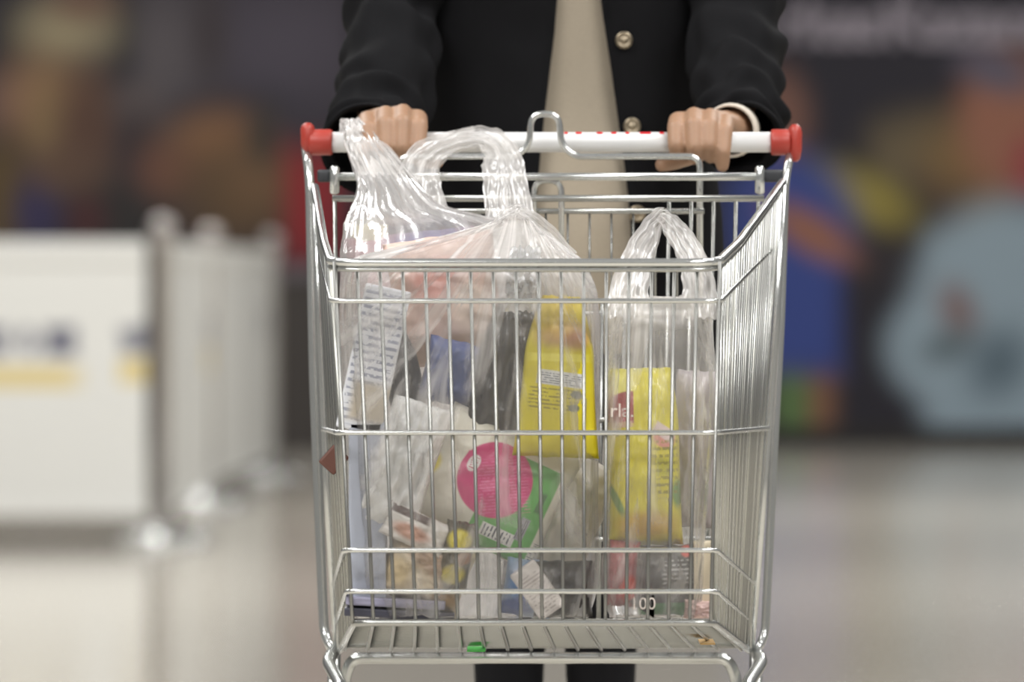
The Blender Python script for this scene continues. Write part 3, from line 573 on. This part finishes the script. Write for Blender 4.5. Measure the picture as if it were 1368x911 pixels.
# ------------------------------------------------------------------ the person
pers = empty('person', (P(755, HOR, 9.2).x, 1.2, 0)); tag(pers, 'person in open black denim jacket and beige top pushing the trolley', 'person')
def cone(bm, p0, r0, p1, r1, n=12):
    d = p1 - p0; k_ = 3; steps = 5
    sweep(bm, [p0 + d * (i / steps) for i in range(steps + 1)], [r0 + (r1 - r0) * i / steps for i in range(steps + 1)], n)
    for p, r in ((p0, r0), (p1, r1)): bmesh.ops.create_icosphere(bm, subdivisions=2, radius=r, matrix=Matrix.Translation(p))
def chain(bm, pts):
    for (p0, r0), (p1, r1) in zip(pts, pts[1:]): cone(bm, Vector(p0), r0, Vector(p1), r1)
def blob(bm, c, s): bmesh.ops.create_icosphere(bm, subdivisions=3, radius=1, matrix=Matrix.Translation(c) @ Matrix.Diagonal((s[0], s[1], s[2], 1)))
bmB = bmesh.new()
def G(px, py, D, r): return (P(px, py, D), r)
# her left hand (right in the picture)
def hand(fingers, palm, wrist, elbow, thumb, webs):
    for f in fingers: chain(bmB, [G(*f_) for f_ in f])
    for a in palm: chain(bmB, [G(*a_) for a_ in a])
    chain(bmB, [G(*wrist), G(*elbow)]); chain(bmB, [G(*t) for t in thumb])
R0 = .0098
hand([[(905, 161, 8.822, .0105), (903, 171, 8.783, .0104), (903, 194, 8.772, .0096), (905, 206, 8.782, .0085)],
      [(927, 155, 8.822, .0110), (927, 167, 8.778, .0106), (928, 196, 8.767, .0098), (929, 210, 8.778, .0086)],
      [(949, 156, 8.822, .0106), (948, 168, 8.778, .0102), (948, 194, 8.767, .0094), (949, 209, 8.778, .0084)],
      [(970, 163, 8.822, .0100), (968, 176, 8.780, .0096), (966, 203, 8.768, .0088), (965, 221, 8.772, .0078)]],
     [[(906, 162, 8.825, .0115), (935, 166, 8.86, .0150), (972, 170, 8.90, .020)], [(928, 158, 8.825, .0120), (952, 166, 8.86, .0160), (978, 170, 8.90, .020)], [(949, 159, 8.825, .0118), (964, 166, 8.86, .0160), (980, 170, 8.90, .020)], [(969, 165, 8.825, .0112), (976, 169, 8.86, .0150), (982, 172, 8.90, .019)]],
     (978, 171, 8.90, .0235), (985, 60, 9.10, .034),
     [(965, 182, 8.88, .014), (930, 205, 8.84, .0115), (900, 216, 8.81, .0098), (884, 220, 8.80, .0082)], None)
hand([[(559, 158, 8.822, .0105), (560, 168, 8.783, .0104), (558, 194, 8.772, .0096), (555, 206, 8.782, .0085)],
      [(538, 151, 8.822, .0112), (538, 164, 8.778, .0108), (537, 196, 8.767, .0098), (535, 209, 8.778, .0086)],
      [(515, 153, 8.822, .0110), (515, 166, 8.778, .0108), (516, 196, 8.767, .0098), (517, 209, 8.778, .0086)],
      [(490, 160, 8.822, .0104), (492, 172, 8.780, .0102), (495, 198, 8.770, .0092), (497, 209, 8.776, .0080)]],
     [[(558, 159, 8.825, .0118), (535, 164, 8.86, .0155), (508, 168, 8.90, .020)], [(538, 154, 8.825, .0124), (520, 162, 8.86, .0165), (504, 167, 8.90, .020)], [(515, 156, 8.825, .0120), (508, 162, 8.86, .0165), (500, 167, 8.90, .020)], [(491, 161, 8.825, .0116), (495, 165, 8.86, .0155), (498, 168, 8.90, .020)]],
     (503, 168, 8.90, .0235), (520, 60, 9.10, .034),
     [(515, 182, 8.88, .014), (545, 203, 8.84, .0115), (570, 214, 8.81, .0098), (584, 216, 8.80, .0082)], None)
PX = P(752, HOR, 9.2).x; PY = 9.2 - CD + .02
for s, ex_, lx in ((-1, 520, 680), (1, 985, 803)):
    sh = Vector((PX + s * .165, PY + .02, 1.36)); chain(bmB, [(P(ex_, 60, 9.10), .034), (sh, .043)])
    lgx = P(lx, HOR, 9.2).x
    chain(bmB, [(Vector((PX + s * .08, PY + .02, .84)), .070), (Vector((lgx, PY + .003, .46)), .032), (Vector((lgx, PY + .012, .30)), .028), (Vector((lgx, PY + .03, .09)), .022), (Vector((lgx, PY - .10, .035)), .024)])
    chain(bmB, [(sh, .045), (Vector((PX, PY + .02, 1.40)), .05)])
blob(bmB, (PX, PY, .88), (.155, .10, .13)); blob(bmB, (PX, PY + .01, 1.08), (.125, .085, .2)); blob(bmB, (PX, PY + .01, 1.26), (.155, .095, .16))
chain(bmB, [(Vector((PX, PY + .02, 1.36)), .052), (Vector((PX, PY + .01, 1.47)), .046)])
blob(bmB, (PX, PY - .005, 1.56), (.073, .092, .11)); blob(bmB, (PX, PY - .055, 1.50), (.045, .045, .04))
blob(bmB, (PX, PY - .098, 1.545), (.012, .016, .018))
for s in (-1, 1): blob(bmB, (PX + s * .074, PY + .005, 1.555), (.010, .022, .032))
blob(bmB, (PX, PY - .094, 1.508), (.022, .008, .006))
def remesh(name, bm, vox, m, parent, smooth_it=2):
    me = bpy.data.meshes.new(name); bm.to_mesh(me); bm.free()
    t = bpy.data.objects.new(name + '_tmp', me); COL.objects.link(t)
    md = t.modifiers.new('r', 'REMESH'); md.mode = 'VOXEL'; md.voxel_size = vox; md.use_smooth_shade = True
    sm = t.modifiers.new('s', 'SMOOTH'); sm.factor = .5; sm.iterations = smooth_it
    me2 = bpy.data.meshes.new_from_object(t.evaluated_get(bpy.context.evaluated_depsgraph_get()))
    bpy.data.objects.remove(t); me2.materials.clear(); me2.materials.append(m); me2.name = name
    me2.polygons.foreach_set('use_smooth', [True] * len(me2.polygons))
    o = bpy.data.objects.new(name, me2); COL.objects.link(o); setpar(o, parent); return o
body = remesh('body', bmB, .0021, M_skin, pers, 3)
bm = bmesh.new(); blob(bm, (PX, PY + .018, 1.585), (.084, .098, .105)); blob(bm, (PX, PY + .06, 1.47), (.075, .05, .12)); hair = remesh('hair', bm, .008, M_hair, pers)
M_eye = mat('dark eye', (40, 30, 26), .2)
for s in (-1, 1):
    bm = bmesh.new(); blob(bm, (PX + s * .031, PY - .086, 1.565), (.012, .008, .007)); mesh_obj('eye', bm, M_eye, body)
# top, jacket
def thick(o, t):
    md = o.modifiers.new('thickness', 'SOLIDIFY'); md.thickness = t; md.offset = -1; md.use_rim = True; return o
def shell(name, rows, edge_l, edge_r, m, parent, th=.005, n=72, wr=.004, seed=0, closed=False):
    """torso cloth: rows (z, cx, half_width, half_depth, y); opens at the front between edge_l(z), edge_r(z)"""
    rs = catmull(rows, 8); bm = bmesh.new(); R = []
    for (z, cx, a, b, y) in rs:
        if closed: f0, f1 = 0, 2 * math.pi
        else:
            f0 = math.asin(max(-.98, min(.98, (edge_r(z) - cx) / a))); f1 = 2 * math.pi + math.asin(max(-.98, min(.98, (edge_l(z) - cx) / a)))
        row = []
        for i in range(n + (0 if closed else 1)):
            f = f0 + (f1 - f0) * i / n; w_ = wr * (fold(math.sin(f) * 3 + seed, math.cos(f) * 3, z * 9) + .6 * fold(math.sin(f) * 6, z * 26 + math.cos(f) * 4, seed))
            row.append(bm.verts.new((cx + (a + w_) * math.sin(f), y - (b + w_) * math.copysign(abs(math.cos(f)) ** .8, math.cos(f)), z)))
        R.append(row)
    for r0, r1 in zip(R, R[1:]):
        for i in range(len(r0) - (0 if closed else 1)):
            j = (i + 1) % len(r0); bm.faces.new((r0[i], r0[j], r1[j], r1[i]))
    bmesh.ops.recalc_face_normals(bm, faces=bm.faces)
    return thick(mesh_obj(name, bm, m, parent), th)
def edge_fn(tab):
    pts = sorted((P(x, y, 9.09).z, P(x, y, 9.09).x) for x, y in tab)
    def f(z):
        if z <= pts[0][0]: return pts[0][1]
        for (z0, x0), (z1, x1) in zip(pts, pts[1:]):
            if z <= z1: return x0 + (x1 - x0) * (z - z0) / (z1 - z0)
        return pts[-1][1]
    return f
eL = edge_fn([(745, -250), (744, 0), (738, 60), (731, 120), (722, 200), (715, 280), (702, 440), (695, 600)])
eR = edge_fn([(798, -250), (804, 0), (812, 60), (821, 120), (832, 190), (841, 260), (856, 440), (864, 600)])
shell('shirt', [(.76, PX, .178, .118, PY), (.90, PX, .172, .114, PY), (1.05, PX, .15, .104, PY), (1.25, PX, .165, .108, PY), (1.36, PX, .13, .085, PY + .015), (1.43, PX, .065, .06, PY + .02)], None, None, M_shirt, pers, .003, 80, .004, 3, True)
jk = shell('jacket', [(.70, PX, .198, .136, PY), (.85, PX, .196, .134, PY), (1.0, PX, .178, .128, PY), (1.12, PX, .178, .126, PY), (1.26, PX, .19, .126, PY), (1.37, PX, .16, .10, PY + .015), (1.43, PX, .085, .078, PY + .02)], eL, eR, M_jacket, pers, .006, 90, .005, 1)
def sleeve(pts, parent, seed, cuffn):
    ps = catmull(pts, 22); bm = bmesh.new(); n = len(ps); NS = 56; rings = []; up = None
    for i, (a, b, c, r) in enumerate(ps):
        p = Vector((a, b, c)); t = (Vector(ps[min(i + 1, n - 1)][:3]) - Vector(ps[max(i - 1, 0)][:3])).normalized()
        if up is None: up = Vector((0, 1, 0))
        s = t.cross(up).normalized(); up = s.cross(t).normalized(); ring = []
        for k_ in range(NS):
            th = 2 * math.pi * k_ / NS; v = i / (n - 1)
            wv = .008 * math.sin(v * 46 + 3 * fold(math.cos(th) * 1.2, math.sin(th) * 1.2 + seed, v * 5)) * (.35 + .65 * max(0, fold(math.cos(th) + seed, math.sin(th), v * 6) + .4)) + .006 * fold(math.cos(th) * 2 + seed, math.sin(th) * 2, v * 9)
            rr = r + wv * (1 if v < .93 else .25)
            ring.append(bm.verts.new(p + (s * math.cos(th) + up * math.sin(th)) * rr))
        rings.append(ring)
    for r0, r1 in zip(rings, rings[1:]):
        for k_ in range(NS): bm.faces.new((r0[k_], r0[(k_ + 1) % NS], r1[(k_ + 1) % NS], r1[k_]))
    return thick(mesh_obj('sleeve', bm, M_jacket, parent), .004)
def W4(px, py, D, r): return tuple(P(px, py, D)) + (r,)
sleeve([(PX + .15, PY + .02, 1.36, .062), W4(975, -90, 9.17, .060), W4(982, 20, 9.13, .056), W4(984, 90, 9.05, .054), W4(988, 140, 8.98, .051), W4(990, 175, 8.925, .047), W4(990, 186, 8.905, .047)], jk, 2, 1)
sleeve([(PX - .15, PY + .02, 1.36, .062), W4(545, -90, 9.17, .060), W4(524, 20, 9.13, .056), W4(520, 90, 9.05, .054), W4(508, 148, 8.98, .054), W4(498, 184, 8.915, .052), W4(492, 200, 8.88, .055)], jk, 5, 1)
bm = bmesh.new()                           # knitted cuff under her left sleeve
cpts = [W4(981, 172, 8.915, .030), W4(977, 174, 8.89, .0315), W4(974, 175, 8.872, .031)]
sweep(bm, [Vector(c[:3]) for c in cpts], [c[3] for c in cpts], 28, cap=False); bmesh.ops.recalc_face_normals(bm, faces=bm.faces); bmesh.ops.solidify(bm, geom=list(bm.faces), thickness=.003)
mesh_obj('knit_cuff', bm, M_cuff, pers)
for x, y in ((834, 53), (845, 168), (852, 285)):
    p = P(x, y, 9.075); p.y = PY - .126 * math.cos(math.asin((p.x - PX) / .18)) ** .8 - .006
    bm = bmesh.new(); lathe(bm, [(.0102, 0), (.0102, .002), (.0096, .0042), (.0078, .005), (.006, .0034), (.0045, .0034), (.0035, .0046), (.001, .005)], Matrix.Translation(p) @ Matrix.Rotation(math.radians(90), 4, 'X'), 20); mesh_obj('button', bm, M_button, jk)
# trousers and shoes
bm = bmesh.new()
for s, lx in ((-1, 680), (1, 803)):
    lgx = P(lx, HOR, 9.2).x
    chain(bm, [(Vector((PX + s * .085, PY + .01, .86)), .086), (Vector((lgx, PY, .48)), .047), (Vector((lgx, PY + .01, .34)), .041), (Vector((lgx, PY + .03, .10)), .036)])
blob(bm, (PX, PY + .005, .88), (.168, .108, .12)); remesh('trousers', bm, .008, M_trouser, pers)
for lx in (680, 803):
    lgx = P(lx, HOR, 9.2).x; bm = bmesh.new()
    blob(bm, (lgx, PY - .09, .036), (.042, .075, .036)); blob(bm, (lgx, PY + .03, .05), (.037, .055, .05)); chain(bm, [(Vector((lgx, PY + .03, .03)), .028), (Vector((lgx, PY - .10, .028)), .027)]); remesh('shoe', bm, .005, M_shoe, pers)
